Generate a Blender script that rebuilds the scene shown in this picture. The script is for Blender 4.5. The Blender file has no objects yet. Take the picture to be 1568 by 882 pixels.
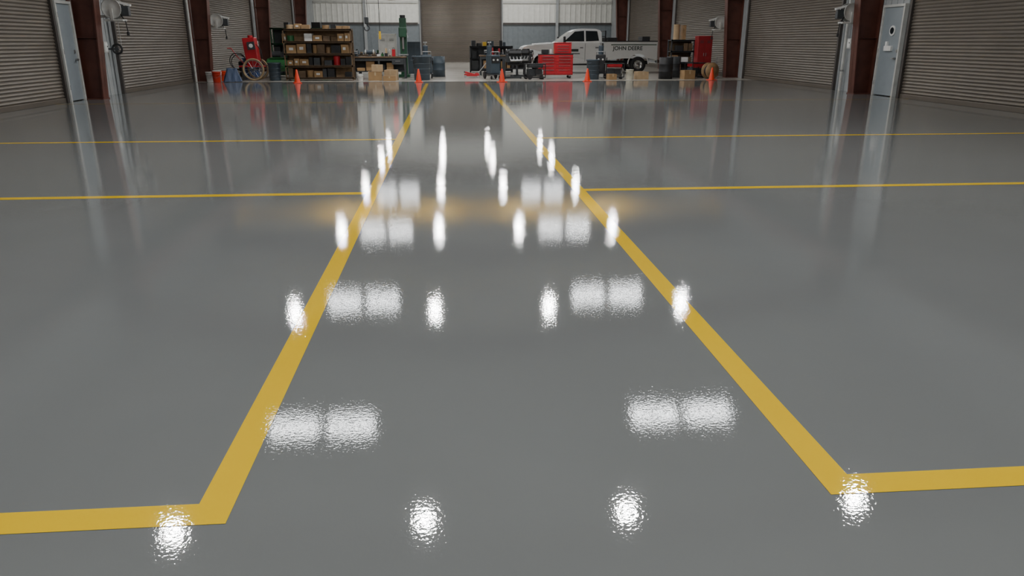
import bpy, bmesh, math, random
from mathutils import Vector, Matrix, Euler
random.seed(7)
scene = bpy.context.scene
coll = scene.collection

# ------------------------------------------------------------ materials
def M(name, col, rough=0.5, metal=0.0, var=0.12, vscale=4.0, bump=0.0, bscale=30.0, emit=None, estr=0.0):
    m = bpy.data.materials.new(name); m.use_nodes = True
    nt = m.node_tree; b = nt.nodes['Principled BSDF']
    b.inputs['Roughness'].default_value = rough
    b.inputs['Metallic'].default_value = metal
    tc = nt.nodes.new('ShaderNodeTexCoord')
    n = nt.nodes.new('ShaderNodeTexNoise'); n.inputs['Scale'].default_value = vscale
    n.inputs['Detail'].default_value = 4
    nt.links.new(tc.outputs['Object'], n.inputs['Vector'])
    r = nt.nodes.new('ShaderNodeValToRGB')
    lo = [max(0, c*(1-var)) for c in col]; hi = [min(1, c*(1+var)) for c in col]
    r.color_ramp.elements[0].position = 0.3; r.color_ramp.elements[0].color = (*lo, 1)
    r.color_ramp.elements[1].position = 0.7; r.color_ramp.elements[1].color = (*hi, 1)
    nt.links.new(n.outputs['Fac'], r.inputs['Fac'])
    nt.links.new(r.outputs['Color'], b.inputs['Base Color'])
    if bump > 0:
        n2 = nt.nodes.new('ShaderNodeTexNoise'); n2.inputs['Scale'].default_value = bscale
        nt.links.new(tc.outputs['Object'], n2.inputs['Vector'])
        bp = nt.nodes.new('ShaderNodeBump'); bp.inputs['Strength'].default_value = 1; bp.inputs['Distance'].default_value = bump
        nt.links.new(n2.outputs['Fac'], bp.inputs['Height'])
        nt.links.new(bp.outputs['Normal'], b.inputs['Normal'])
    if emit:
        b.inputs['Emission Color'].default_value = (*emit, 1)
        b.inputs['Emission Strength'].default_value = estr
    return m

def epoxy(name, col, var=0.04):
    """glossy orange-peel epoxy coating, shared by the grey floor and the lines"""
    m = bpy.data.materials.new(name); m.use_nodes = True
    nt = m.node_tree; b = nt.nodes['Principled BSDF']
    b.inputs['IOR'].default_value = 1.52
    tc = nt.nodes.new('ShaderNodeTexCoord')
    def noise(scale, detail=2):
        n = nt.nodes.new('ShaderNodeTexNoise'); n.inputs['Scale'].default_value = scale
        n.inputs['Detail'].default_value = detail
        nt.links.new(tc.outputs['Object'], n.inputs['Vector']); return n
    n = noise(0.6, 5)
    r = nt.nodes.new('ShaderNodeValToRGB')
    r.color_ramp.elements[0].position = 0.3; r.color_ramp.elements[0].color = (*[c*(1-var) for c in col], 1)
    r.color_ramp.elements[1].position = 0.7; r.color_ramp.elements[1].color = (*[min(1, c*(1+var)) for c in col], 1)
    nt.links.new(n.outputs['Fac'], r.inputs['Fac']); nt.links.new(r.outputs['Color'], b.inputs['Base Color'])
    rr = nt.nodes.new('ShaderNodeMapRange'); rn = noise(1.7, 3)
    rr.inputs['To Min'].default_value = 0.015; rr.inputs['To Max'].default_value = 0.045
    nt.links.new(rn.outputs['Fac'], rr.inputs['Value']); nt.links.new(rr.outputs['Result'], b.inputs['Roughness'])
    prev = None
    for sc, dist in ((1.6, 0.0005), (26.0, 0.00009), (70.0, 0.00023)):
        nn = noise(sc, 2)
        bp = nt.nodes.new('ShaderNodeBump'); bp.inputs['Strength'].default_value = 1
        bp.inputs['Distance'].default_value = dist
        nt.links.new(nn.outputs['Fac'], bp.inputs['Height'])
        if prev: nt.links.new(prev.outputs['Normal'], bp.inputs['Normal'])
        prev = bp
    nt.links.new(prev.outputs['Normal'], b.inputs['Normal'])
    return m

GREY = epoxy('epoxy_grey', (0.203, 0.213, 0.212))
YEL = epoxy('epoxy_yellow', (0.98, 0.62, 0.015))
CONC = M('concrete', (0.42, 0.40, 0.36), 0.22, 0, 0.12, 1.2, 0.0003, 20)
DOORM = M('bronze_slats', (0.145, 0.124, 0.102), 0.42, 0.25, 0.08, 1.0)
TRACK = M('track_steel', (0.09, 0.08, 0.075), 0.5, 0.4)
SIDING = M('siding_grey', (0.40, 0.42, 0.43), 0.5, 0.1, 0.06)
WAINS = M('wainscot_grey', (0.22, 0.25, 0.27), 0.5, 0.1, 0.08)
WHITEP = M('white_liner', (0.85, 0.85, 0.80), 0.5, 0, 0.06)
CEIL = M('ceiling_insul', (0.42, 0.43, 0.42), 0.8, 0, 0.1)
REDOX = M('red_oxide_steel', (0.11, 0.036, 0.024), 0.5, 0.1, 0.25, 3)
MDOOR = M('steel_door_grey', (0.30, 0.34, 0.37), 0.45, 0.1, 0.05)
LGREY = M('light_grey_paint', (0.6, 0.6, 0.57), 0.4, 0.1)
DGREY = M('dark_grey', (0.05, 0.055, 0.06), 0.5, 0.1, 0.25)
BLACK = M('black_rubber', (0.018, 0.018, 0.02), 0.6, 0, 0.3)
STEEL = M('bare_steel', (0.45, 0.45, 0.45), 0.35, 0.9)
RED = M('red_paint', (0.5, 0.02, 0.03), 0.3, 0, 0.1)
ORANGE = M('cone_orange', (0.95, 0.07, 0.02), 0.45, 0, 0.05, emit=None)
CARD = M('cardboard', (0.40, 0.25, 0.12), 0.85, 0, 0.12)
CARD2 = M('cardboard_light', (0.52, 0.37, 0.22), 0.85, 0, 0.12)
TAPE = M('packing_tape', (0.55, 0.42, 0.25), 0.3)
GREEN = M('green_paint', (0.018, 0.08, 0.04), 0.4, 0, 0.15)
LGREEN = M('bright_green', (0.03, 0.16, 0.05), 0.4, 0, 0.15)
BLUE = M('blue_plastic', (0.03, 0.08, 0.25), 0.45)
NAVY = M('slate_plastic', (0.05, 0.07, 0.09), 0.5)
WHITE = M('white_plastic', (0.8, 0.8, 0.78), 0.4)
TWHITE = M('truck_white', (0.85, 0.86, 0.86), 0.18, 0, 0.02)
GLASS = M('tinted_glass', (0.02, 0.025, 0.03), 0.05, 0, 0.1)
CHROME = M('chrome', (0.7, 0.7, 0.7), 0.15, 1.0, 0.05)
WOOD = M('wood_tan', (0.35, 0.22, 0.11), 0.6, 0, 0.25, 6)
DWOOD = M('wood_dark', (0.14, 0.09, 0.05), 0.6, 0, 0.25, 6)
TAN = M('tan_rubber', (0.42, 0.30, 0.17), 0.6)
YPAINT = M('crane_yellow', (0.8, 0.5, 0.03), 0.4, 0, 0.05)
AMBER = M('amber_lens', (0.9, 0.35, 0.05), 0.3, 0, 0.05, emit=(1, 0.4, 0.1), estr=2)
LAMP = M('high_bay_lens', (1, 1, 1), 0.3, 0, 0, emit=(1.0, 0.99, 0.97), estr=390)
PANEL = M('panel_diffuser', (1, 1, 1), 0.3, 0, 0, emit=(0.97, 0.99, 1.0), estr=26)
EXIT = M('exit_red', (0.8, 0.02, 0.02), 0.4, 0, 0, emit=(1, 0.05, 0.03), estr=3)
PEAR = M('lettering_dark', (0.03, 0.05, 0.04), 0.4)

# ------------------------------------------------------------ mesh builder
class B:
    def __init__(s, name):
        s.name = name; s.bm = bmesh.new(); s.mats = []
    def _mi(s, m):
        if m not in s.mats: s.mats.append(m)
        return s.mats.index(m)
    def _merge(s, t, m, smooth=False):
        i = s._mi(m)
        for f in t.faces: f.material_index = i; f.smooth = smooth
        bmesh.ops.recalc_face_normals(t, faces=t.faces)
        me = bpy.data.meshes.new('tmp'); t.to_mesh(me); t.free()
        s.bm.from_mesh(me); bpy.data.meshes.remove(me)
    def box(s, c, d, m, rot=(0, 0, 0), bev=0.0):
        t = bmesh.new()
        bmesh.ops.create_cube(t, size=1, matrix=Matrix.Diagonal((*d, 1)))
        if bev > 0:
            bmesh.ops.bevel(t, geom=t.edges[:], offset=min(bev, min(d)*0.45), segments=2, affect='EDGES', profile=0.6)
        bmesh.ops.transform(t, matrix=Matrix.Translation(c) @ Euler(rot).to_matrix().to_4x4(), verts=t.verts)
        s._merge(t, m)
    def cyl(s, p, q, r, m, r2=None, seg=20, bev=0.0):
        p = Vector(p); q = Vector(q); d = q-p
        t = bmesh.new()
        bmesh.ops.create_cone(t, cap_ends=True, segments=seg, radius1=r, radius2=r if r2 is None else r2, depth=d.length)
        if bev > 0:
            ed = [e for e in t.edges if len(e.link_faces) == 2 and any(len(f.verts) > 4 for f in e.link_faces)]
            bmesh.ops.bevel(t, geom=ed, offset=bev, segments=2, affect='EDGES', profile=0.6)
        mt = Matrix.Translation((p+q)/2) @ d.to_track_quat('Z', 'Y').to_matrix().to_4x4()
        bmesh.ops.transform(t, matrix=mt, verts=t.verts)
        s._merge(t, m)
    def lathe(s, c, prof, m, seg=24, axis='z'):
        t = bmesh.new(); rings = []
        for (r, z) in prof:
            ring = []
            for i in range(seg):
                a = 2*math.pi*i/seg
                ring.append(t.verts.new((max(r, 1e-4)*math.cos(a), max(r, 1e-4)*math.sin(a), z)))
            rings.append(ring)
        for a, b in zip(rings[:-1], rings[1:]):
            for i in range(seg):
                t.faces.new((a[i], a[(i+1) % seg], b[(i+1) % seg], b[i]))
        R = Matrix.Identity(4)
        if axis == 'y': R = Matrix.Rotation(math.radians(90), 4, 'X')
        if axis == 'x': R = Matrix.Rotation(math.radians(90), 4, 'Y')
        bmesh.ops.transform(t, matrix=Matrix.Translation(c) @ R, verts=t.verts)
        s._merge(t, m, True)
    def torus(s, c, R, r, m, axis='z', seg=28, ms=8):
        prof = [(R+r*math.cos(2*math.pi*k/ms), r*math.sin(2*math.pi*k/ms)) for k in range(ms+1)]
        s.lathe(c, prof, m, seg, axis)
    def path(s, pts, r, m, seg=8):
        for a, b in zip(pts[:-1], pts[1:]): s.cyl(a, b, r, m, seg=seg)
    def prism(s, pts, y0, y1, m, taper=None):
        """pts in (x,z); extruded in y; taper(x,z)->y shrink factor"""
        t = bmesh.new(); A = []; C = []
        cy = (y0+y1)/2; h = (y1-y0)/2
        for (x, z) in pts:
            k = 1 if taper is None else taper(x, z)
            A.append(t.verts.new((x, cy-h*k, z))); C.append(t.verts.new((x, cy+h*k, z)))
        t.faces.new(A); t.faces.new(C[::-1])
        n = len(pts)
        for i in range(n): t.faces.new((A[i], C[i], C[(i+1) % n], A[(i+1) % n]))
        s._merge(t, m)
    def quad(s, pts, m):
        t = bmesh.new(); t.faces.new([t.verts.new(p) for p in pts]); s._merge(t, m)
    def mesh(s, me, mat4, m):
        t = bmesh.new(); t.from_mesh(me); bmesh.ops.transform(t, matrix=mat4, verts=t.verts)
        i = s._mi(m)
        for f in t.faces: f.material_index = i
        m2 = bpy.data.meshes.new('tmp'); t.to_mesh(m2); t.free(); s.bm.from_mesh(m2); bpy.data.meshes.remove(m2)
    def done(s, loc=(0, 0, 0), rz=0.0):
        me = bpy.data.meshes.new(s.name); s.bm.to_mesh(me); s.bm.free()
        for m in s.mats: me.materials.append(m)
        return place(s.name, me, loc, rz)
def place(name, me, loc, rz=0.0):
    o = bpy.data.objects.new(name, me); coll.objects.link(o)
    o.location = loc; o.rotation_euler = (0, 0, rz); return o

XL, XR, YB, YF = -10.0, 12.7, 61.0, -6.0
XM = (XL+XR)/2; EAVE = 7.0; RIDGE = 8.3; YE = 31.0
def ceil_z(x): return EAVE+(RIDGE-EAVE)*(1-abs(x-XM)/((XR-XL)/2))

# ------------------------------------------------------------ shell
f = B('floor')
f.box((XM, (YF+YE)/2, -0.1), (XR-XL+0.4, YE-YF, 0.2), GREY)
f.box((XM, (YB+YE)/2, -0.1), (XR-XL+0.4, YB-YE+0.4, 0.2), CONC)
f.done()
ln = B('floor_marking_line')
W = 0.12; XI0, XI1 = -0.766, 1.291; Y0 = 2.165
def strip(x0, x1, y0, y1): ln.quad([(x0, y0, .0015), (x1, y0, .0015), (x1, y1, .0015), (x0, y1, .0015)], YEL)
strip(XI0-W, XI0, Y0, 29.6); strip(XI1, XI1+W, Y0, 29.6)
for yy in (Y0, 7.78, 12.34, 20.3):
    w = W if yy < 15 else 0.07
    strip(XL+0.02, XI0-W, yy, yy+w); strip(XI1+W, XR-0.02, yy, yy+w)
ln.done()

b = B('wall_left'); b.box((XL-0.1, (YB+YF)/2, EAVE/2), (0.2, YB-YF, EAVE), SIDING)
for i in range(0, 220):
    y = YF+0.15+i*0.3
    if y < YB-0.1: b.box((XL+0.008, y, EAVE/2), (0.016, 0.05, EAVE), SIDING)
b.done()
b = B('wall_right'); b.box((XR+0.1, (YB+YF)/2, EAVE/2), (0.2, YB-YF, EAVE), SIDING)
for i in range(0, 220):
    y = YF+0.15+i*0.3
    if y < YB-0.1: b.box((XR-0.008, y, EAVE/2), (0.016, 0.05, EAVE), SIDING)
b.done()
b = B('wall_back')
b.box((XM, YB+0.1, 1.4), (XR-XL, 0.2, 2.8), WAINS)
b.prism([(XL, 2.8), (XR, 2.8), (XR, EAVE), (XM, RIDGE), (XL, EAVE)], YB, YB+0.2, WHITEP)
x = XL+0.2
while x < XR:
    b.box((x, YB-0.02, 4.9), (0.07, 0.04, 4.1), WHITEP)
    b.box((x, YB-0.01, 1.4), (0.05, 0.02, 2.78), WAINS); x += 0.4
b.done()
b = B('trim_1')   # girts on the back wall
for z in (2.82, 4.35, 6.2):
    b.box((-6.1, YB-0.09, z), (7.7, 0.1, 0.14), TRACK if z < 3 else LGREY)
    b.box((8.45, YB-0.09, z), (8.4, 0.1, 0.14), TRACK if z < 3 else LGREY)
for xx in (-6.2, 8.4): b.box((xx, YB-0.2, 3.5), (0.2, 0.12, 7.0), SIDING)
b.done()
b = B('wall_front'); b.prism([(XL, 0), (XR, 0), (XR, EAVE), (XM, RIDGE), (XL, EAVE)], YF-0.2, YF, SIDING); b.done()
b = B('ceiling')
b.prism([(XL-.2, EAVE), (XM, RIDGE), (XR+.2, EAVE), (XR+.2, EAVE+.2), (XM, RIDGE+.2), (XL-.2, EAVE+.2)], YF-.2, YB+.2, CEIL)
b.done()
b = B('trim_2')   # roof purlins
for i in range(1, 15):
    x = XL+i*1.5
    b.box((x, (YB+YF)/2, ceil_z(x)-0.1), (0.07, YB-YF-0.1, 0.2), LGREY)
b.done()

# ------------------------------------------------------------ steel frames
CL = [1.2, 11.8, 22.15, 32.05, 42.7, 53.4]
CR = [1.0, 11.8, 22.6, 33.6, 44.5, 55.8]
def column(x, y, sgn):
    b = B('steel_column'); d0, d1, H = 0.55, 0.95, EAVE-0.05
    b.prism([(0.05, 0), (sgn*d0, 0), (sgn*d1, H), (0.05, H)], -0.012, 0.012, REDOX)
    b.prism([(0, 0), (sgn*0.025, 0), (sgn*0.025, H), (0, H)], -0.17, 0.17, REDOX)
    b.prism([(sgn*(d0-.03), 0), (sgn*d0, 0), (sgn*d1, H), (sgn*(d1-.03), H)], -0.17, 0.17, REDOX)
    b.box((sgn*0.28, 0, 0.015), (0.56, 0.42, 0.03), REDOX)
    for z in (1.6, 3.2, 4.8): b.prism([(0.02*sgn, z), (sgn*(d0+z*.055), z), (sgn*(d0+z*.055), z+.015), (0.02*sgn, z+.015)], -0.15, 0.15, REDOX)
    b.done((x, y, 0))
for y in CL: column(XL+0.02, y, 1)
for y in CR: column(XR-0.02, y, -1)
for yl, yr in zip(CL, CR):
    b = B('roof_rafter')
    for (xa, ya, xb_, yb_) in ((XL+.1, yl, XM, (yl+yr)/2), (XM, (yl+yr)/2, XR-.1, yr)):
        za, zb = ceil_z(xa)-.22, ceil_z(xb_)-.22
        for (o0, o1, t) in ((0, -0.75, 0.01), (0, -0.03, 0.13), (-0.72, -0.75, 0.13)):
            bm = bmesh.new(); V = []
            for (x, y, z) in ((xa, ya, za), (xb_, yb_, zb)):
                for o in (o0, o1):
                    for s in (-t, t): V.append(bm.verts.new((x, y+s, z+o)))
            for q in ((0, 1, 3, 2), (4, 6, 7, 5), (0, 4, 5, 1), (2, 3, 7, 6), (0, 2, 6, 4), (1, 5, 7, 3)): bm.faces.new([V[k] for k in q])
            b._merge(bm, REDOX)
    b.done()

# ------------------------------------------------------------ roll-up doors
NDOOR = [0]
def rollup(width, height, loc, rz):
    NDOOR[0] += 1
    b = B('door_%d' % NDOOR[0]); p = 0.085; n = int(height/p)
    t = bmesh.new(); rows = []
    prof = [(0, 0.0), (0.08, -0.002), (0.2, -0.016), (0.5, -0.026), (0.8, -0.016), (0.92, -0.002)]
    for i in range(n):
        for (u, y) in prof:
            z = 0.12+(i+u)*p
            rows.append((t.verts.new((-width/2, y-0.06, z)), t.verts.new((width/2, y-0.06, z))))
    for a, c in zip(rows[:-1], rows[1:]): t.faces.new((a[0], a[1], c[1], c[0]))
    i = b._mi(DOORM)
    for fc in t.faces: fc.material_index = i
    me = bpy.data.meshes.new('t'); t.to_mesh(me); t.free(); b.bm.from_mesh(me)
    b.box((0, -0.07, 0.06), (width, 0.06, 0.12), DOORM, bev=0.01)
    b.box((0, -0.07, 0.012), (width, 0.05, 0.024), BLACK)
    for s in (-1, 1):
        b.box((s*(width/2+0.03), -0.08, height/2), (0.1, 0.14, height), TRACK, bev=0.008)
        b.box((s*(width/2+0.13), -0.03, height/2), (0.1, 0.05, height), SIDING)
        b.box((s*(width/2+0.05), -0.25, height+0.3), (0.06, 0.5, 0.6), TRACK)
    b.cyl((-width/2, -0.27, height+0.28), (width/2, -0.27, height+0.28), 0.24, DOORM, seg=20)
    return b.done(loc, rz)
HP = math.radians(90)
for (a, c) in ((3.0, 10.6), (13.2, 20.85), (24.5, 31.1), (33.5, 41.2), (44.0, 51.9)):
    rollup(c-a, 4.6, (XL+0.02, (a+c)/2, 0), HP)
for (a, c) in ((3.0, 10.5), (13.0, 20.75), (24.6, 32.5), (35.0, 43.2), (46.0, 54.4)):
    rollup(c-a, 4.6, (XR-0.02, (a+c)/2, 0), -HP)
rollup(6.0, 5.4, (1.05, YB-0.05, 0), 0)

def mandoor(width, loc, rz, window):
    NDOOR[0] += 1
    b = B('door_%d' % NDOOR[0]); H = 2.45
    for s in (-1, 1): b.box((s*(width/2-0.03), -0.06, H/2), (0.07, 0.12, H), LGREY, bev=0.005)
    b.box((0, -0.06, H+0.02), (width+0.01, 0.12, 0.07), LGREY, bev=0.005)
    b.box((0, -0.05, H/2), (width-0.12, 0.05, H-0.04), MDOOR, bev=0.004)
    b.cyl((width/2-0.16, -0.08, 1.05), (width/2-0.16, -0.15, 1.05), 0.03, STEEL)
    b.box((width/2-0.22, -0.16, 1.05), (0.14, 0.02, 0.025), STEEL, bev=0.004)
    b.box((width/2-0.16, -0.085, 1.25), (0.06, 0.02, 0.09), STEEL)
    for z in (0.3, 1.2, 2.1): b.cyl((-width/2+0.05, -0.12, z), (-width/2+0.05, -0.12, z+0.12), 0.012, STEEL, seg=8)
    if window:
        b.cyl((0.05, -0.075, 1.8), (0.05, -0.1, 1.8), 0.14, WHITE, seg=24)
        b.cyl((0.05, -0.1, 1.8), (0.05, -0.11, 1.8), 0.09, GLASS, seg=24)
        b.box((0.0, -0.11, 1.32), (0.36, 0.08, 0.14), WHITE, bev=0.01); b.box((-0.1, -0.11, 1.45), (0.1, 0.06, 0.12), WHITE, bev=0.01)
    b.done(loc, rz)
mandoor(0.86, (XL+0.02, 21.52, 0), HP, False)
mandoor(1.1, (XR-0.02, 21.65, 0), -HP, True)

# electric boxes + conduit on the strips of wall
def ebox(loc, rz):
    b = B('electrical_box')
    b.box((0, -0.06, 0), (0.22, 0.12, 0.3), LGREY, bev=0.01)
    b.box((0, -0.125, 0), (0.17, 0.01, 0.24), WHITE, bev=0.003)
    b.cyl((0.05, -0.14, 0.02), (0.05, -0.12, 0.02), 0.02, DGREY, seg=12)
    b.cyl((0, -0.04, 0.14), (0, -0.04, 2.4), 0.018, STEEL, seg=8)
    b.box((0, -0.03, 1.2), (0.08, 0.03, 0.03), STEEL)
    b.done(loc, rz)
for (y, z) in ((23.7, 1.35), (42.0, 1.4)): ebox((XL+0.02, y, z), HP)
for (y, z) in ((23.9, 1.45), (34.3, 1.4)): ebox((XR-0.02, y, z), -HP)
def downpipe(x, y):
    b = B('conduit_pipe'); b.cyl((0, 0, 0), (0, 0, 6.8), 0.045, LGREY, seg=12)
    for z in (0.6, 2.2, 3.8, 5.4): b.cyl((0, 0, z), (0, 0, z+0.05), 0.06, STEEL, seg=12)
    b.done((x, y, 0))
downpipe(XL+0.1, 23.2); downpipe(XR-0.1, 24.2); downpipe(XL+0.1, 31.5); downpipe(XR-0.1, 34.7)

def chain_hoist_op(x, y, s):
    b = B('door_chain_hoist')
    b.torus((0, 0, 0), 0.13, 0.03, BLACK, 'y'); b.cyl((0, -0.03, 0), (0, 0.03, 0), 0.05, DGREY)
    b.box((-s*0.14, 0, 0), (0.28, 0.04, 0.05), DGREY)
    for k in (-1, 1): b.cyl((k*0.13, 0, 0), (k*0.13, 0, 2.6), 0.008, STEEL, seg=6)
    b.done((x, y, 1.3))
chain_hoist_op(XL+0.32, 24.0, 1)

# ------------------------------------------------------------ hose reels
def reel(x, y, z, s):
    b = B('hose_reel')
    for yy in (-0.14, 0.14):
        b.lathe((0, yy, 0), [(0.0, 0.012), (0.1, 0.012), (0.24, 0.0), (0.26, 0.02), (0.26, -0.01), (0.24, -0.02), (0.1, -0.012), (0.0, -0.012)], LGREY, 28, 'y')
    b.cyl((0, -0.14, 0), (0, 0.14, 0), 0.1, LGREY)
    b.torus((0, -0.05, 0), 0.15, 0.04, BLACK, 'y'); b.torus((0, 0.04, 0), 0.15, 0.04, BLACK, 'y')
    b.box((s*0.02, 0, -0.3), (0.5, 0.3, 0.05), LGREY, bev=0.01)
    b.box((0, -0.17, -0.15), (0.07, 0.03, 0.3), LGREY); b.box((0, 0.17, -0.15), (0.07, 0.03, 0.3), LGREY)
    b.box((-s*0.3, 0, -0.2), (0.3, 0.12, 0.07), LGREY)
    b.box((-s*0.42, 0, -0.12), (0.03, 0.25, 0.5), LGREY)
    b.box((s*0.33, -0.02, -0.06), (0.2, 0.16, 0.26), DGREY, bev=0.02)
    b.box((s*0.3, -0.02, 0.13), (0.36, 0.1, 0.05), WHITE, (0, s*0.25, 0))
    b.path([(s*0.12, 0, -0.05), (s*0.28, 0, -0.35), (s*0.3, 0, -0.6)], 0.015, BLACK)
    b.cyl((s*0.3, 0, -0.6), (s*0.3, 0, -0.7), 0.035, BLACK, seg=10)
    b.done((x, y, z))
reel(XL+0.9, 22.7, 2.36, 1); reel(XR-0.7, 23.0, 2.34, -1)
reel(XL+0.85, 32.6, 2.3, 1); reel(XR-0.8, 34.1, 2.3, -1)

# ------------------------------------------------------------ lights
b = B('high_bay_light')
b.lathe((0, 0, 0), [(0.17, 0), (0.175, 0.02), (0.17, 0.1), (0.12, 0.26), (0.1, 0.28), (0.1, 0.5), (0.04, 0.54), (0.0, 0.54)], LGREY, 28)
b.lathe((0, 0, 0), [(0.155, 0.012), (0.14, -0.025), (0.09, -0.055), (0.0, -0.068)], LAMP, 28)
b.cyl((0, 0, 0.5), (0, 0, 0.95), 0.012, STEEL, seg=8)
HBZ = 6.0
o = b.done((0, 0, -50)); hb = o.data; bpy.data.objects.remove(o)
for y in (0.4, 10.65, 20.9, 30.9, 40.6, 50.8, 57.5):  # farthest row is added to brighten the white back wall
    for x in (-4.6, -0.57, 2.8, 6.8): 
        o = place('high_bay_light', hb, (x, y, HBZ))
        c = B('light_rod'); c.cyl((0, 0, 0.9), (0, 0, ceil_z(x)-HBZ-.01), 0.012, STEEL, seg=8)
        r = c.done(); r.parent = o
b = B('panel_light')
b.box((0, 0, 0.05), (1.02, 0.62, 0.1), WHITE, bev=0.01)
b.box((0, 0, -0.004), (0.94, 0.55, 0.008), PANEL)
o = b.done((0, 0, -50)); pm = o.data; bpy.data.objects.remove(o)
for y in (5.9, 14.0, 21.85, 30.9, 38.7):
    for x in (-3.32, -2.18, 4.15, 5.31):
        o = place('panel_light', pm, (x, y, HBZ))
        c = B('light_rod')
        for k in (-0.4, 0.4): c.cyl((k, 0, 0.1), (k, 0, ceil_z(x)-HBZ-.06), 0.008, STEEL, seg=6)
        r = c.done(); r.parent = o

# overhead travelling crane
b = B('overhead_crane')
b.box((XM, 0, 5.42), (XR-XL-2.1, 0.03, 0.36), YPAINT)
b.box((XM, 0, 5.24), (XR-XL-2.1, 0.22, 0.03), YPAINT); b.box((XM, 0, 5.6), (XR-XL-2.1, 0.22, 0.03), YPAINT)
for x in (XL+1.2, XR-1.2):
    b.box((x, 0, 5.3), (0.25, 2.6, 0.3), YPAINT, bev=0.02)
    for k in (-1.1, 1.1): b.cyl((x-.1, k, 5.14), (x+.1, k, 5.14), 0.12, DGREY)
hx = -3.2
b.box((hx, 0, 5.02), (0.5, 0.35, 0.36), YPAINT, bev=0.03); b.cyl((hx-.45, 0, 5.0), (hx-.25, 0, 5.0), 0.14, DGREY)
for k in (-0.05, 0.05): b.cyl((hx+k, 0, 2.35), (hx+k, 0, 4.9), 0.014, STEEL, seg=6)
b.box((hx, 0, 2.3), (0.16, 0.14, 0.26), DGREY, bev=0.03)
pts = [(hx, 0, 2.18)]+[(hx+0.1*math.sin(a), 0, 2.02-0.1*math.cos(a)) for a in [math.radians(q) for q in range(160, -120, -30)]]
b.path(pts, 0.025, DGREY)
b.path([(hx+.45, 0, 4.9), (hx+.5, 0, 3), (hx+.5, 0, 1.9)], 0.012, BLACK); b.box((hx+.5, 0, 1.75), (0.08, 0.06, 0.3), YPAINT)
b.done((0, 31.95, 0))
b = B('crane_runway_beam')
for x in (XL+1.2, XR-1.2):
    b.box((x, 38.5, 4.8), (0.02, 36, 0.4), REDOX); b.box((x, 38.5, 5.0), (0.2, 36, 0.03), REDOX); b.box((x, 38.5, 4.6), (0.2, 36, 0.03), REDOX)
for y in CL[2:]: b.box((XL+1.0, y, 4.5), (0.6, 0.2, 0.18), REDOX)
for y in CR[2:]: b.box((XR-1.0, y, 4.5), (0.6, 0.2, 0.18), REDOX)
b.done()

b = B('exit_sign'); b.box((0, 0, 0), (0.5, 0.06, 0.28), WHITE, bev=0.01); b.box((0, -0.035, 0), (0.42, 0.01, 0.18), EXIT); b.box((0, .02, .18), (.1, .03, .1), WHITE)
b.done((-4.2, YB-0.2, 4.62))

# ------------------------------------------------------------ cones
b = B('traffic_cone')
b.box((0, 0, 0.015), (0.3, 0.3, 0.03), ORANGE, bev=0.008)
b.lathe((0, 0, 0), [(0.12, 0.03), (0.115, 0.05), (0.03, 0.49), (0.022, 0.5), (0.015, 0.49), (0.0, 0.48)], ORANGE, 24)
o = b.done((0, 0, -50)); cm = o.data; bpy.data.objects.remove(o)
for (x, y) in ((-5.76, 30.2), (-1.17, 30.4), (2.07, 30.4), (5.48, 30.6), (10.78, 31.3)): place('traffic_cone', cm, (x, y, 0), random.random())

# ------------------------------------------------------------ containers etc.
def bucket(loc, m, s=1.0):
    b = B('bucket')
    b.lathe((0, 0, 0), [(0, 0.0), (0.125*s, 0), (0.13*s, 0.01), (0.15*s, 0.36*s), (0.158*s, 0.36*s), (0.158*s, 0.38*s), (0.145*s, 0.38*s), (0.12*s, 0.03), (0, 0.03)], m, 24)
    b.torus((0, 0, 0.3*s), 0.152*s, 0.007, m)
    b.path([(-0.15*s, 0, 0.33*s), (-0.13*s, -0.08*s, 0.22*s), (0, -0.16*s, 0.16*s), (0.13*s, -0.08*s, 0.22*s), (0.15*s, 0, 0.33*s)], 0.004, STEEL, 6)
    b.done(loc, random.random()*0.5)
bucket((-9.3, 31.3, 0), WHITE); bucket((-8.95, 30.95, 0), M('red_bucket', (0.75, 0.06, 0.03), 0.4), 1.05); bucket((-9.15, 31.75, 0), WHITE, 1.1)
bucket((-9.1, 32.3, 0), ORANGE, 1.0)
bucket((7.55, 32.2, 0), M('cream_bucket', (0.75, 0.72, 0.6), 0.4), 1.05); bucket((-3.55, 31.8, 0), WHITE, .7)

def trash(loc, m, r=0.3, h=0.8, lid=False):
    b = B('trash_can')
    b.lathe((0, 0, 0), [(0, 0), (r*0.82, 0), (r*0.84, 0.02), (r*0.97, h*0.93), (r*1.06, h*0.94), (r*1.06, h), (r*0.98, h), (r*0.8, 0.05), (0, 0.05)], m, 28)
    for k in range(3): b.torus((0, 0, h*(0.25+0.22*k)), r*(0.87+0.03*k), 0.012, m)
    for s in (-1, 1): b.path([(s*r, -0.08, h*.85), (s*(r+.07), -0.08, h*.82), (s*(r+.07), .08, h*.82), (s*r, .08, h*.85)], 0.014, m)
    if lid: b.lathe((0, 0, h), [(r*1.09, 0), (r*1.09, .03), (r*.8, .07), (0, .09)], m, 28)
    b.done(loc, random.random())
trash((-7.02, 32.3, 0), NAVY, 0.26, 0.7)
trash((-1.1, 32.4, 0), NAVY, 0.38, 0.95)
trash((6.02, 32.3, 0), NAVY, 0.29, 0.8)
trash((-8.3, 33.9, 0), BLUE, 0.34, 0.85)

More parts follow.
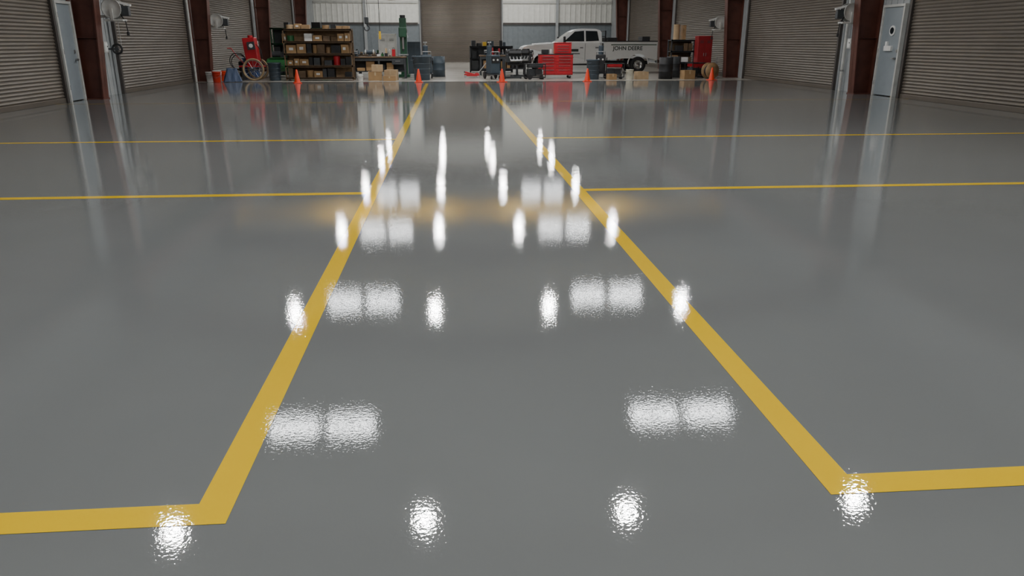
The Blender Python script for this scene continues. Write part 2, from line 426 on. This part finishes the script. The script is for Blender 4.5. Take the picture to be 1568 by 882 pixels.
def drum(loc, m):
    b = B('oil_drum'); r = .29
    b.lathe((0, 0, 0), [(0, .02), (r-.02, .02), (r-.02, 0), (r, 0), (r, .28), (r+.012, .3), (r, .32), (r, .57), (r+.012, .59), (r, .61), (r, .88), (r-.02, .88), (r-.02, .86), (0, .86)], m, 28)
    b.cyl((.15, 0, .86), (.15, 0, .885), .035, STEEL, seg=12); b.cyl((-.17, .05, .86), (-.17, .05, .88), .02, STEEL, seg=12)
    b.done(loc)
drum((9.2, 32.6, 0), BLACK); drum((9.85, 33.7, 0), DGREY); drum((-0.45, 35.4, 0), NAVY)

def cbox(loc, d, rz=0, m=CARD):
    b = B('cardboard_box')
    b.box((0, 0, d[2]/2), d, m, bev=0.006)
    b.box((0, 0, d[2]+.001), (d[0], 0.06, 0.003), TAPE); b.box((0, -d[1]/2-.001, d[2]*.8), (0.06, .003, d[2]*.4), TAPE)
    for s in (-1, 1): b.box((0, s*d[1]*.25, d[2]+.006), (d[0], d[1]*.48, .006), m, (s*0.04, 0, 0))
    b.done(loc, rz)
cbox((-3.0, 32.2, 0), (.55, .4, .33), .1); cbox((-2.35, 32.3, 0), (.5, .4, .4), -.15, CARD2); cbox((-2.9, 32.2, .345), (.45, .35, .26), .05, CARD2)
cbox((-2.4, 31.75, 0), (.5, .3, .18), .1, CARD); cbox((8.1, 32.4, 0), (.5, .4, .3), .2, CARD2)
cbox((10.1, 32.4, 0), (.5, .4, .35), .2, CARD); cbox((6.75, 32.0, 0), (.35, .3, .22), .2, CARD)

# ------------------------------------------------------------ shelving
def shelf(name, loc, w, d, h, levels, rz=0, fill=1.0, frame=DGREY, topitems=True, mats=None, topgap=.3, back=WOOD, lowdark=False):
    b = B(name); mats = mats or [CARD, CARD2, CARD, CARD2, BLACK, DGREY, WOOD]
    for sx in (-1, 1):
        for sy in (-1, 1): b.box((sx*(w/2-.025), sy*(d/2-.025), h/2), (.05, .05, h), frame)
        b.path([(sx*(w/2-.02), -d/2, .1), (sx*(w/2-.02), d/2, h*.5), (sx*(w/2-.02), -d/2, h*.95)], .01, frame, 6)
    b.box((0, d/2-.01, h/2), (w-.06, .01, h-.1), back)
    for i in range(levels):
        z = .1+i*(h-.14)/(levels-1)
        b.box((0, 0, z), (w-.02, d, .035), frame)
        b.box((0, -d/2+.01, z), (w, .02, .07), frame)
        gap = (h-.14)/(levels-1)-.07
        if i == levels-1:
            if not topitems: continue
            gap = topgap
        x = -w/2+.08
        while x < w/2-.2:
            bw = random.uniform(.14, .42); bw = min(bw, w/2-.08-x)
            if random.random() < .9*fill:
                bh = random.uniform(.5, .98)*gap; m = random.choice(mats if not (lowdark and i < 2) else [BLACK, DGREY, BLACK, CARD, DWOOD])
                if random.random() < .08: m = random.choice([WHITE, RED, YPAINT, LGREEN])
                yy = -d*.5+.05+d*.35+random.uniform(0, .05)
                if random.random() < .2: b.cyl((x+bw/2, yy, z+.018), (x+bw/2, yy, z+.018+bh), min(bw/2, .14), m, seg=16, bev=.01)
                else:
                    b.box((x+bw/2, yy, z+.018+bh/2), (bw-.02, d*.65, bh), m, (0, 0, random.uniform(-.05, .05)), bev=.008)
                    if m in (CARD, CARD2) and bh > .15: b.box((x+bw/2, yy-d*.335, z+.018+bh*.55), (bw*.4, .006, bh*.3), WHITE)
            x += bw+.01
    return b.done(loc, rz)
shelf('storage_shelf', (-5.2, 32.4, 0), 2.7, .65, 2.0, 5, frame=DWOOD, mats=[CARD, CARD2, CARD, WOOD, WOOD, DWOOD, BLACK], lowdark=True, topgap=.22)
shelf('storage_shelf', (10.7, 35.6, 0), 1.1, .6, 1.6, 4, mats=[CARD, CARD2, WOOD, BLACK, DWOOD], topgap=.75, back=DWOOD)
shelf('storage_shelf', (-6.7, 36.4, 0), 2.4, .6, 2.1, 4, mats=[BLACK, DGREY, BLACK, CARD], frame=GREEN, back=DGREY, fill=.8)
shelf('storage_shelf', (2.2, 40.5, 0), 2.2, .6, 1.3, 3, mats=[BLACK, DGREY, NAVY, DGREY], back=DGREY)

# workbench + tools
def bench(loc, w, name='workbench'):
    b = B(name); d = .75
    b.box((0, 0, .88), (w, d, .06), DWOOD, bev=.01); b.box((0, 0, .3), (w-.1, d-.1, .03), DGREY)
    for sx in (-1, 0, 1):
        for sy in (-1, 1): b.box((sx*(w/2-.06), sy*(d/2-.06), .425), (.07, .07, .85), DGREY)
    b.box((0, -d/2+.05, .78), (w-.1, .03, .1), DGREY); b.box((0, d/2-.05, .55), (w-.1, .02, .6), DGREY)
    b.box((w/2-.35, -d/2+.22, .7), (.5, .4, .24), DGREY, bev=.01); b.box((w/2-.35, -d/2+.01, .72), (.2, .02, .02), STEEL)
    x = -w/2+.2
    while x < w/2-.7:
        bw = random.uniform(.15, .4); bh = random.uniform(.12, .4)
        b.box((x+bw/2, 0, .315+bh/2), (bw, .4, bh), random.choice([BLACK, DGREY, NAVY, CARD, RED]), bev=.015); x += bw+.05
    b.done(loc)
bench((-2.95, 34.0, 0), 2.3); bench((2.55, 37.0, 0), 2.2); bench((-4.3, 38.6, 0), 3.0); 
def vise(loc, rz=0):
    b = B('bench_vise')
    b.cyl((0, 0, 0), (0, 0, .04), .09, NAVY); b.box((0, 0, .1), (.1, .16, .14), NAVY, bev=.02); b.box((0, -.02, .19), (.16, .05, .08), NAVY, bev=.01)
    b.box((0, -.16, .14), (.1, .12, .1), NAVY, bev=.02); b.box((0, -.13, .19), (.16, .04, .08), STEEL, bev=.01)
    b.cyl((0, -.32, .12), (0, 0, .12), .015, STEEL); b.cyl((-.1, -.3, .12), (.1, -.3, .12), .008, STEEL, seg=8); b.done(loc, rz)
vise((-3.9, 33.85, .91)); vise((1.75, 36.9, .91))
def grinder(loc):
    b = B('bench_grinder')
    b.box((0, 0, .02), (.16, .2, .04), DGREY); b.box((0, 0, .08), (.08, .1, .1), DGREY); b.cyl((-.12, 0, .17), (.12, 0, .17), .08, NAVY, bev=.01)
    for s in (-1, 1): b.cyl((s*.15, 0, .17), (s*.19, 0, .17), .1, LGREY); b.cyl((s*.12, 0, .17), (s*.15, 0, .17), .03, STEEL)
    b.done(loc)
grinder((-3.35, 34.0, .91)); grinder((2.9, 37.0, .91))
def toolpile(loc, w, n):
    b = B('assorted_tools'); x = -w/2
    for i in range(n):
        u = w/n; h = random.uniform(.08, .34); m = random.choice([BLACK, DGREY, RED, WHITE, STEEL, NAVY, CARD2, LGREEN])
        k = i % 4; cx = x+u/2
        if k == 0: b.box((cx, 0, h/2), (u*.85, .25, h), m, bev=.012); b.path([(cx-u*.25, 0, h), (cx-u*.2, 0, h+.05), (cx+u*.2, 0, h+.05), (cx+u*.25, 0, h)], .008, BLACK)
        elif k == 1: b.cyl((cx, 0, 0), (cx, 0, h), u*.36, m, bev=.008); b.cyl((cx, 0, h), (cx, 0, h+.05), u*.15, BLACK)
        elif k == 2: b.box((cx, .05, h/2), (u*.5, .12, h), m, bev=.01); b.box((cx, -.05, h*.2), (u*.8, .2, h*.4), BLACK, bev=.01)
        else: b.cyl((cx, -.08, 0.03), (cx, .1, h), .018, STEEL); b.cyl((cx-u*.3, 0, .05), (cx+u*.3, 0, .05), .05, m)
        x += u
    b.done(loc)
toolpile((-2.65, 34.0, .91), .8, 5); toolpile((2.3, 37.0, .91), .7, 4); toolpile((-4.3, 38.6, .91), 2.4, 12)

# tall cabinet & green machines behind the bench
def cabinet(loc, w, d, h, m, rz=0, name='metal_cabinet'):
    b = B(name)
    b.box((0, 0, h/2+.03), (w, d, h-.06), m, bev=.012)
    for s in (-1, 1):
        b.box((s*w/4, -d/2-.008, h/2+.03), (w/2-.02, .016, h-.12), m, bev=.005)
        b.box((s*.05, -d/2-.03, h*.55), (.02, .03, .14), STEEL, bev=.004)
        for k in range(4): b.box((s*w/4, -d/2-.018, h*.88-k*.03), (w*.25, .006, .01), DGREY)
        for sy in (-1, 1): b.box((s*(w/2-.05), sy*(d/2-.05), .015), (.07, .07, .03), BLACK)
    b.done(loc, rz)
cabinet((-2.75, 36.4, 0), .8, .5, 1.85, LGREY); cabinet((-1.6, 37.4, 0), .6, .5, 1.5, NAVY)
cabinet((11.4, 34.55, 0), .65, .5, 1.75, M('dark_red', (.26, .013, .018), .4))
b = B('drill_press')
b.box((0, 0, .06), (.5, .6, .12), GREEN, bev=.02); b.box((0, .12, 1.25), (.3, .28, 2.5), GREEN, bev=.02)
b.box((0, -.1, 1.9), (.34, .6, .42), GREEN, bev=.04); b.cyl((0, -.25, 1.2), (0, -.25, 1.7), .05, STEEL); b.cyl((0, -.25, 1.1), (0, -.25, 1.2), .03, DGREY, r2=.05)
b.box((0, -.22, .95), (.42, .42, .05), STEEL, bev=.01); b.cyl((0, -.1, .6), (0, -.1, .93), .05, STEEL)
for k in range(3):
    a = k*2.1; b.cyl((.17, -.2, 1.85), (.22, -.2+.2*math.cos(a), 1.85+.2*math.sin(a)), .01, STEEL, seg=6)
b.cyl((0, .12, 2.5), (0, .12, 2.62), .12, DGREY)
b.done((-1.98, 35.4, 0))
b = B('air_compressor')
b.cyl((-.6, 0, .55), (.6, 0, .55), .27, LGREEN, seg=24, bev=.08)
for sx in (-1, 1):
    for sy in (-1, 1): b.box((sx*.45, sy*.2, .17), (.06, .06, .34), LGREEN)
b.box((0, 0, .84), (.9, .35, .03), LGREEN); b.cyl((-.35, 0, .98), (0, 0, .98), .13, DGREY, bev=.02)
b.box((.28, 0, 1.0), (.2, .24, .3), GREEN, bev=.03)
for k in range(5): b.box((.28, 0, 1.0+k*.05), (.26, .3, .015), GREEN)
b.torus((.28, -.2, 1.0), .16, .02, BLACK, 'y'); b.cyl((.28, -.22, 1), (.28, -.1, 1), .03, STEEL)
b.done((-7.2, 34.6, 0))
# blue tarp draped over a crate
b = B('draped_tarp'); t = bmesh.new()
bmesh.ops.create_grid(t, x_segments=26, y_segments=26, size=.4)
for v in t.verts:
    r = max(abs(v.co.x), abs(v.co.y)); z = .5 if r < .2 else .5-(r-.2)*2.45
    v.co.z = max(.008, z+random.uniform(-.02, .02)+.03*math.sin(v.co.x*23)*math.cos(v.co.y*19)*(r > .15))
    if r > .2: v.co.x *= .86; v.co.y *= .86
b._merge(t, M('blue_tarp', (.06, .09, .17), .5), True); b.done((-8.5, 31.5, 0), .3)

# red pump cart with big spoked wheels
def spoked(b, c, R, rim, n=12, axis='y'):
    b.torus(c, R, .035, rim, axis, 36)
    b.torus(c, R-.05, .012, STEEL, axis, 36)
    b.cyl((c[0], c[1]-.08, c[2]), (c[0], c[1]+.08, c[2]), .05, DGREY)
    for k in range(n):
        a = 2*math.pi*k/n; b.cyl((c[0], c[1]+(.04 if k % 2 else -.04), c[2]), (c[0]+(R-.04)*math.cos(a), c[1], c[2]+(R-.04)*math.sin(a)), .008, STEEL, seg=6)
b = B('wheeled_pump_cart')
spoked(b, (.05, -.4, .435), .4, TAN); spoked(b, (.05, .4, .435), .4, TAN)
b.cyl((.05, -.4, .435), (.05, .4, .435), .025, DGREY)
b.box((-.05, 0, .55), (1.0, .5, .06), RED, bev=.01); b.box((-.45, 0, .27), (.05, .4, .54), DGREY)
b.box((-.05, .05, 1.12), (.5, .45, 1.08), RED, (0, -.1, 0), bev=.04)
b.box((.0, -.2, 1.35), (.3, .04, .3), DGREY, (0, -.1, 0)); b.cyl((0, -.23, 1.35), (0, -.21, 1.35), .08, WHITE)
b.cyl((-.05, 0, 1.6), (-.05, 0, 1.75), .1, RED, bev=.02)
b.path([(-.35, 0, .6), (-.65, 0, .95), (-.85, 0, 1.25), (-1.0, 0, 1.25)], .02, RED)
b.torus((-.62, -.05, .75), .32, .018, BLACK, 'y', 32); b.torus((-.6, .05, .7), .3, .018, BLACK, 'y', 32)
b.path([(.2, -.2, 1.4), (.4, -.3, 1.2), (.42, -.3, .9), (.3, -.25, .7)], .015, BLACK)
b.done((-7.92, 32.75, 0))

# red rolling tool chest
b = B('rolling_tool_chest')
b.box((0, 0, .56), (1.45, .55, .84), RED, bev=.015)
for i, (z0, h) in enumerate(((.18, .2), (.4, .15), (.57, .12), (.71, .1), (.83, .1))):
    for s in (-1, 1):
        b.box((s*.355, -.285, z0+h/2), (.67, .025, h-.015), RED, bev=.006); b.box((s*.355, -.31, z0+h-.03), (.5, .02, .018), CHROME)
b.box((0, 0, .99), (1.47, .57, .03), BLACK, bev=.008)
for sx in (-1, 1):
    for sy in (-1, 1): b.cyl((sx*.6, sy*.2-.02, .065), (sx*.6, sy*.2+.02, .065), .065, BLACK, seg=16); b.box((sx*.6, sy*.2, .12), (.08, .06, .06), STEEL)
b.box((.3, .03, 1.22), (.72, .42, .42), RED, bev=.012)
for k in range(3): b.box((.3, -.19, 1.08+k*.11), (.66, .02, .095), RED, bev=.004); b.box((.3, -.21, 1.11+k*.11), (.5, .015, .014), CHROME)
b.box((.3, .03, 1.45), (.74, .44, .03), RED, (-.05, 0, 0), bev=.006); b.box((-.45, 0, 1.1), (.3, .3, .18), BLACK, bev=.03); b.cyl((-.2, 0, 1.0), (-.2, 0, 1.2), .05, WHITE)
b.cyl((.75, -.15, .85), (.75, .15, .85), .015, CHROME)
b.done((4.6, 33.6, 0))

# engine on stand, welder, jack, generator ...
def engine(loc, rz=0):
    b = B('engine_on_stand')
    b.box((0, 0, .06), (.9, .08, .08), DGREY); b.box((-.4, 0, .06), (.08, .8, .08), DGREY); b.box((-.3, 0, .45), (.08, .08, .75), DGREY)
    for (x, y) in ((-.4, -.38), (-.4, .38), (.42, 0)): b.cyl((x, y-.02, .04), (x, y+.02, .04), .04, BLACK, seg=14)
    b.box((.1, 0, .85), (.6, .38, .36), DGREY, bev=.04)
    for s in (-1, 1):
        b.box((.1, s*.2, 1.05), (.56, .18, .16), BLACK, (s*.6, 0, 0), bev=.03)
        for k in range(4): b.cyl((-.12+k*.15, s*.22, .9), (-.12+k*.15, s*.36, .76), .03, STEEL, seg=10)
        b.cyl((-.15, s*.36, .75), (.38, s*.36, .75), .04, STEEL, seg=10)
    b.cyl((.0, 0, 1.1), (.2, 0, 1.1), .1, DGREY); b.lathe((.12, 0, 1.12), [(.0, 0), (.17, 0), (.17, .09), (0, .1)], BLACK)
    b.torus((.44, 0, .78), .09, .025, STEEL, 'x'); b.torus((.44, .05, 1.0), .06, .02, STEEL, 'x'); b.box((.1, 0, .62), (.5, .28, .14), BLACK, bev=.03)
    b.done(loc, rz)
engine((2.65, 33.2, 0), .2); engine((3.3, 34.6, 0), -.5)
def welder(loc, m, rz=0):
    b = B('welding_machine')
    b.box((0, 0, .2), (.5, .9, .04), DGREY); b.box((0, -.05, .6), (.42, .6, .75), m, bev=.03); b.box((0, -.355, .78), (.36, .02, .25), BLACK)
    for s in (-1, 1): b.cyl((s*.09, -.39, .78), (s*.09, -.36, .78), .04, LGREY, seg=14); b.cyl((s*.27, .3, .16), (s*.22, .3, .16), .16, BLACK, bev=.02); b.cyl((s*.2, -.35, .07), (s*.16, -.35, .07), .07, BLACK)
    b.path([(-.18, -.3, .97), (-.18, -.3, 1.1), (.18, -.3, 1.1), (.18, -.3, .97)], .015, STEEL)
    b.cyl((0, .38, .22), (0, .38, 1.35), .11, NAVY, bev=.04); b.cyl((0, .38, 1.35), (0, .38, 1.5), .03, STEEL); b.cyl((-.08, .38, 1.47), (.08, .38, 1.47), .03, STEEL, seg=10)
    b.torus((.26, -.1, .7), .14, .02, BLACK, 'x'); b.done(loc, rz)
welder((1.85, 33.0, 0), NAVY, .3); welder((6.6, 33.7, 0), BLACK, -.2); welder((-.95, 33.9, 0), NAVY, .1)
def jack(loc, rz=0):
    b = B('floor_jack')
    for s in (-1, 1): b.box((0, s*.13, .12), (.65, .03, .1), RED, bev=.01); b.cyl((-.28, s*.17, .06), (-.28, s*.13, .06), .06, STEEL); b.cyl((.28, s*.17, .05), (.28, s*.13, .05), .05, STEEL)
    b.box((-.05, 0, .18), (.5, .12, .07), RED, (0, .25, 0), bev=.01); b.cyl((-.28, 0, .22), (-.28, 0, .27), .06, DGREY); b.box((.22, 0, .16), (.14, .2, .1), RED, bev=.02)
    b.path([(.28, 0, .2), (.75, 0, .75), (.85, 0, .86)], .018, STEEL); b.done(loc, rz)
jack((1.0, 34.2, 0), 0); jack((11.6, 33.3, 0), 1.2)
def generator(loc, m, rz=0):
    b = B('portable_generator')
    for sy in (-.25, .25): b.path([(-.38, sy, .08), (-.38, sy, .62), (.38, sy, .62), (.38, sy, .08), (-.38, sy, .08)], .02, BLACK)
    for sx in (-.38, .38):
        for z in (.08, .62): b.cyl((sx, -.25, z), (sx, .25, z), .02, BLACK, seg=8)
    b.box((0, 0, .54), (.62, .42, .14), m, bev=.04); b.box((-.15, 0, .28), (.35, .36, .3), DGREY, bev=.04); b.cyl((.02, 0, .27), (.34, 0, .27), .15, STEEL, bev=.02)
    b.box((.1, -.23, .3), (.3, .03, .2), BLACK); b.cyl((0, 0, .6), (0, 0, .64), .04, BLACK)
    for s in (-1, 1): b.cyl((-.3, s*.29, .1), (-.3, s*.26, .1), .1, BLACK)
    b.box((.3, 0, .035), (.06, .4, .07), BLACK); b.done(loc, rz)
generator((7.0, 32.75, 0), RED); generator((10.75, 33.4, 0), RED, .4); generator((3.6, 32.6, 0), DGREY, .2)
b = B('cable_reel')
for s in (-1, 1):
    b.lathe((0, s*.15, 0.33), [(0, .02), (.33, .02), (.33, -.02), (0, -.02)], WOOD, 28, 'y')
b.cyl((0, -.15, .33), (0, .15, .33), .12, WOOD)
for k in (-.09, 0, .09): b.torus((0, k, .33), .19, .05, BLACK, 'y')
b.done((11.1, 32.5, 0), .3)
def tire(loc):
    b = B('tire'); R = .36
    b.lathe((0, 0, .12), [(.2, -.09), (.24, -.11), (.33, -.1), (R, -.06), (R, .06), (.33, .1), (.24, .11), (.2, .09), (.2, -.09)], BLACK, 32)
    for k in range(28):
        a = k*2*math.pi/28; b.box((R*math.cos(a), R*math.sin(a), .12), (.02, .04, .15), BLACK, (0, 0, a))
    b.done(loc)
for k in range(3): tire((-8.9, 35.6, k*.232))

# ------------------------------------------------------------ pickup truck
def truck(loc):
    b = B('pickup_truck'); RW = 5.85
    def arch(cx, r, n=10): return [(cx+r*math.cos(math.pi*k/n), .45+r*math.sin(math.pi*k/n)) for k in range(n+1)]
    hw = 1.0
    body = [(0.05, .5), (0.0, .62), (0.02, 1.12), (.1, 1.25), (.3, 1.33), (.9, 1.38), (1.65, 1.44), (4.0, 1.47), (4.0, .5)]
    pts = body[:-1]+[(4.0, .48)]+arch(1.05, .5)+[(.05, .5)]
    b.prism(pts, -hw, hw, TWHITE, lambda x, z: (1-.05*max(0, z-1.2)/.25) if x > .3 else .93)
    # fender flares
    for cx in (1.05, RW):
        for s in (-1, 1):
            for k in range(10):
                a0 = math.pi*k/10; a1 = math.pi*(k+1)/10
                b.cyl((cx+.52*math.cos(a0), s*hw, .45+.52*math.sin(a0)), (cx+.52*math.cos(a1), s*hw, .45+.52*math.sin(a1)), .03, TWHITE, seg=8)
    gh = [(1.7, 1.43), (2.5, 1.98), (2.72, 2.08), (3.0, 2.12), (3.7, 2.11), (3.92, 2.05), (4.0, 1.95), (4.0, 1.46)]
    tp = lambda x, z: .95-.22*max(0, z-1.43)/.67
    b.prism(gh, -hw, hw, TWHITE, tp)
    # glass follows the tumblehome
    def side_glass(poly):
        for s in (-1, 1):
            b.quad([(x, s*(hw*tp(x, z)+.006), z) for (x, z) in poly], GLASS)
    side_glass([(2.12, 1.52), (2.66, 1.98), (3.12, 2.02), (3.12, 1.52)])
    side_glass([(3.2, 1.52), (3.2, 2.02), (3.78, 2.0), (3.86, 1.55)])
    def nrm(x, z, o): return (x-.55*o, z+.83*o)
    a = nrm(1.82, 1.51, .012); c = nrm(2.47, 1.96, .012)
    b.quad([(a[0], -.84, a[1]), (a[0], .84, a[1]), (c[0], .7, c[1]), (c[0], -.7, c[1])], GLASS)
    b.quad([(4.006, -.75, 1.55), (4.006, .75, 1.55), (4.006, .68, 1.95), (4.006, -.68, 1.95)], GLASS)
    # seams, handles, mirrors
    for s in (-1, 1):
        for x in (1.95, 3.16, 3.92): b.box((x, s*hw*.995, 1.0), (.012, .02, .85), DGREY)
        for x in (2.98, 3.75): b.box((x, s*(hw*.99+.012), 1.22), (.16, .025, .035), BLACK, bev=.006)
        b.box((2.1, s*(hw+.12), 1.6), (.1, .2, .3), BLACK, bev=.03); b.box((2.15, s*(hw+.02), 1.5), (.05, .12, .04), BLACK)
        b.box((.06, s*.78, 1.02), (.14, .32, .26), LGREY, bev=.03); b.box((2.5, s*(hw-.02), .42), (1.6, .16, .06), BLACK, bev=.01)
        b.box((.2, s*(.985), 1.02), (.2, .02, .2), AMBER)
        b.box((2.55, s*(hw*.992+.006), 1.1), (.55, .012, .12), PEAR); b.box((2.5, s*(hw*.992+.006), .94), (.8, .012, .04), PEAR)
    b.box((-.02, 0, .98), (.08, 1.2, .36), DGREY, bev=.02)
    for k in range(3): b.box((-.06, 0, .86+k*.12), (.03, 1.16, .04), CHROME)
    b.box((-.08, 0, .62), (.26, 1.95, .24), CHROME, bev=.05); b.box((-.04, 0, .42), (.15, 1.6, .14), BLACK, bev=.03)
    b.box((1.1, 0, 1.42), (.9, .9, .05), TWHITE, (0, -.06, 0), bev=.02)
    # bed
    bx0, bx1 = 4.1, 6.8
    pts = [(bx0, .62), (bx0, 1.5), (bx1, 1.5), (bx1, .62)]+[(RW+.5*math.cos(math.pi*k/10), .45+.5*math.sin(math.pi*k/10)) for k in range(11) if .45+.5*math.sin(math.pi*k/10) > .62]
    for s in (-1, 1): b.prism(pts, s*.97-.04, s*.97+.04, TWHITE)
    b.box(((bx0+bx1)/2, 0, .75), (bx1-bx0, 1.9, .08), TWHITE); b.box((bx0+.03, 0, 1.05), (.06, 1.9, .9), TWHITE); b.box((bx1-.03, 0, 1.06), (.06, 1.9, .86), TWHITE)
    for s in (-1, 1): b.box(((bx0+bx1)/2, s*.97, 1.52), (bx1-bx0, .1, .05), BLACK, bev=.01); b.box((bx1, s*.9, 1.15), (.04, .12, .35), RED)
    b.box((bx1+.12, 0, .55), (.22, 1.9, .18), CHROME, bev=.03); b.box((3.4, 0, .5), (6.2, .8, .16), BLACK)
    b.box((5.6, -1.014, 1.36), (2.3, .006, .04), GREEN)
    # headache rack + load
    for s in (-1, 1): b.box((4.2, s*.8, 1.75), (.05, .05, .55), BLACK)
    b.box((4.2, 0, 2.0), (.05, 1.65, .05), BLACK); b.box((4.2, 0, 1.75), (.04, 1.6, .04), BLACK)
    b.box((4.55, 0, 1.45), (.5, 1.6, .5), DGREY, bev=.02)
    b.box((6.4, .2, 1.5), (.4, .9, .5), BLACK, bev=.03)
    for s in (-1, 1):
        for cx in (1.05, RW):
            y = s*.86
            b.lathe((cx, y, .4), [(.22, -.13), (.27, -.145), (.36, -.14), (.4, -.1), (.4, .1), (.36, .14), (.27, .145), (.22, .13)], BLACK, 36, 'y')
            b.lathe((cx, y, .4), [(0, -.08*1), (.07, -.1), (.08, -.04), (.2, -.06), (.23, -.13), (.23, .13), (.2, .06), (.08, .04), (.07, .1), (0, .08)], CHROME, 28, 'y')
            for k in range(8):
                a = k*math.pi/4; b.box((cx+.14*math.cos(a), y+s*.06, .4+.14*math.sin(a)), (.11, .03, .035), STEEL, (0, -a, 0))
    cu = bpy.data.curves.new('txt', 'FONT'); cu.body = 'JOHN DEERE'; cu.size = .26; cu.extrude = .004; cu.offset = .004; cu.align_x = 'CENTER'
    to = bpy.data.objects.new('txt', cu); coll.objects.link(to); bpy.context.view_layer.update()
    dg = bpy.context.evaluated_depsgraph_get(); me = bpy.data.meshes.new_from_object(to.evaluated_get(dg))
    b.mesh(me, Matrix.Translation((5.3, -1.017, 1.11)) @ Matrix.Rotation(HP, 4, 'X'), PEAR)
    bpy.data.objects.remove(to)
    b.done(loc)
truck((3.6, 39.6, 0))

# ------------------------------------------------------------ world + camera
w = bpy.data.worlds.new('world'); scene.world = w; w.use_nodes = True
w.node_tree.nodes['Background'].inputs['Color'].default_value = (.02, .02, .022, 1)
cam = bpy.data.cameras.new('camera'); co = bpy.data.objects.new('camera', cam); coll.objects.link(co)
cam.sensor_width = 36; cam.lens = 36*1150/1568; cam.clip_end = 300
co.location = (0, 0, 1.5); co.rotation_euler = (math.radians(90-18.15), 0, math.radians(-4.63))
scene.camera = co
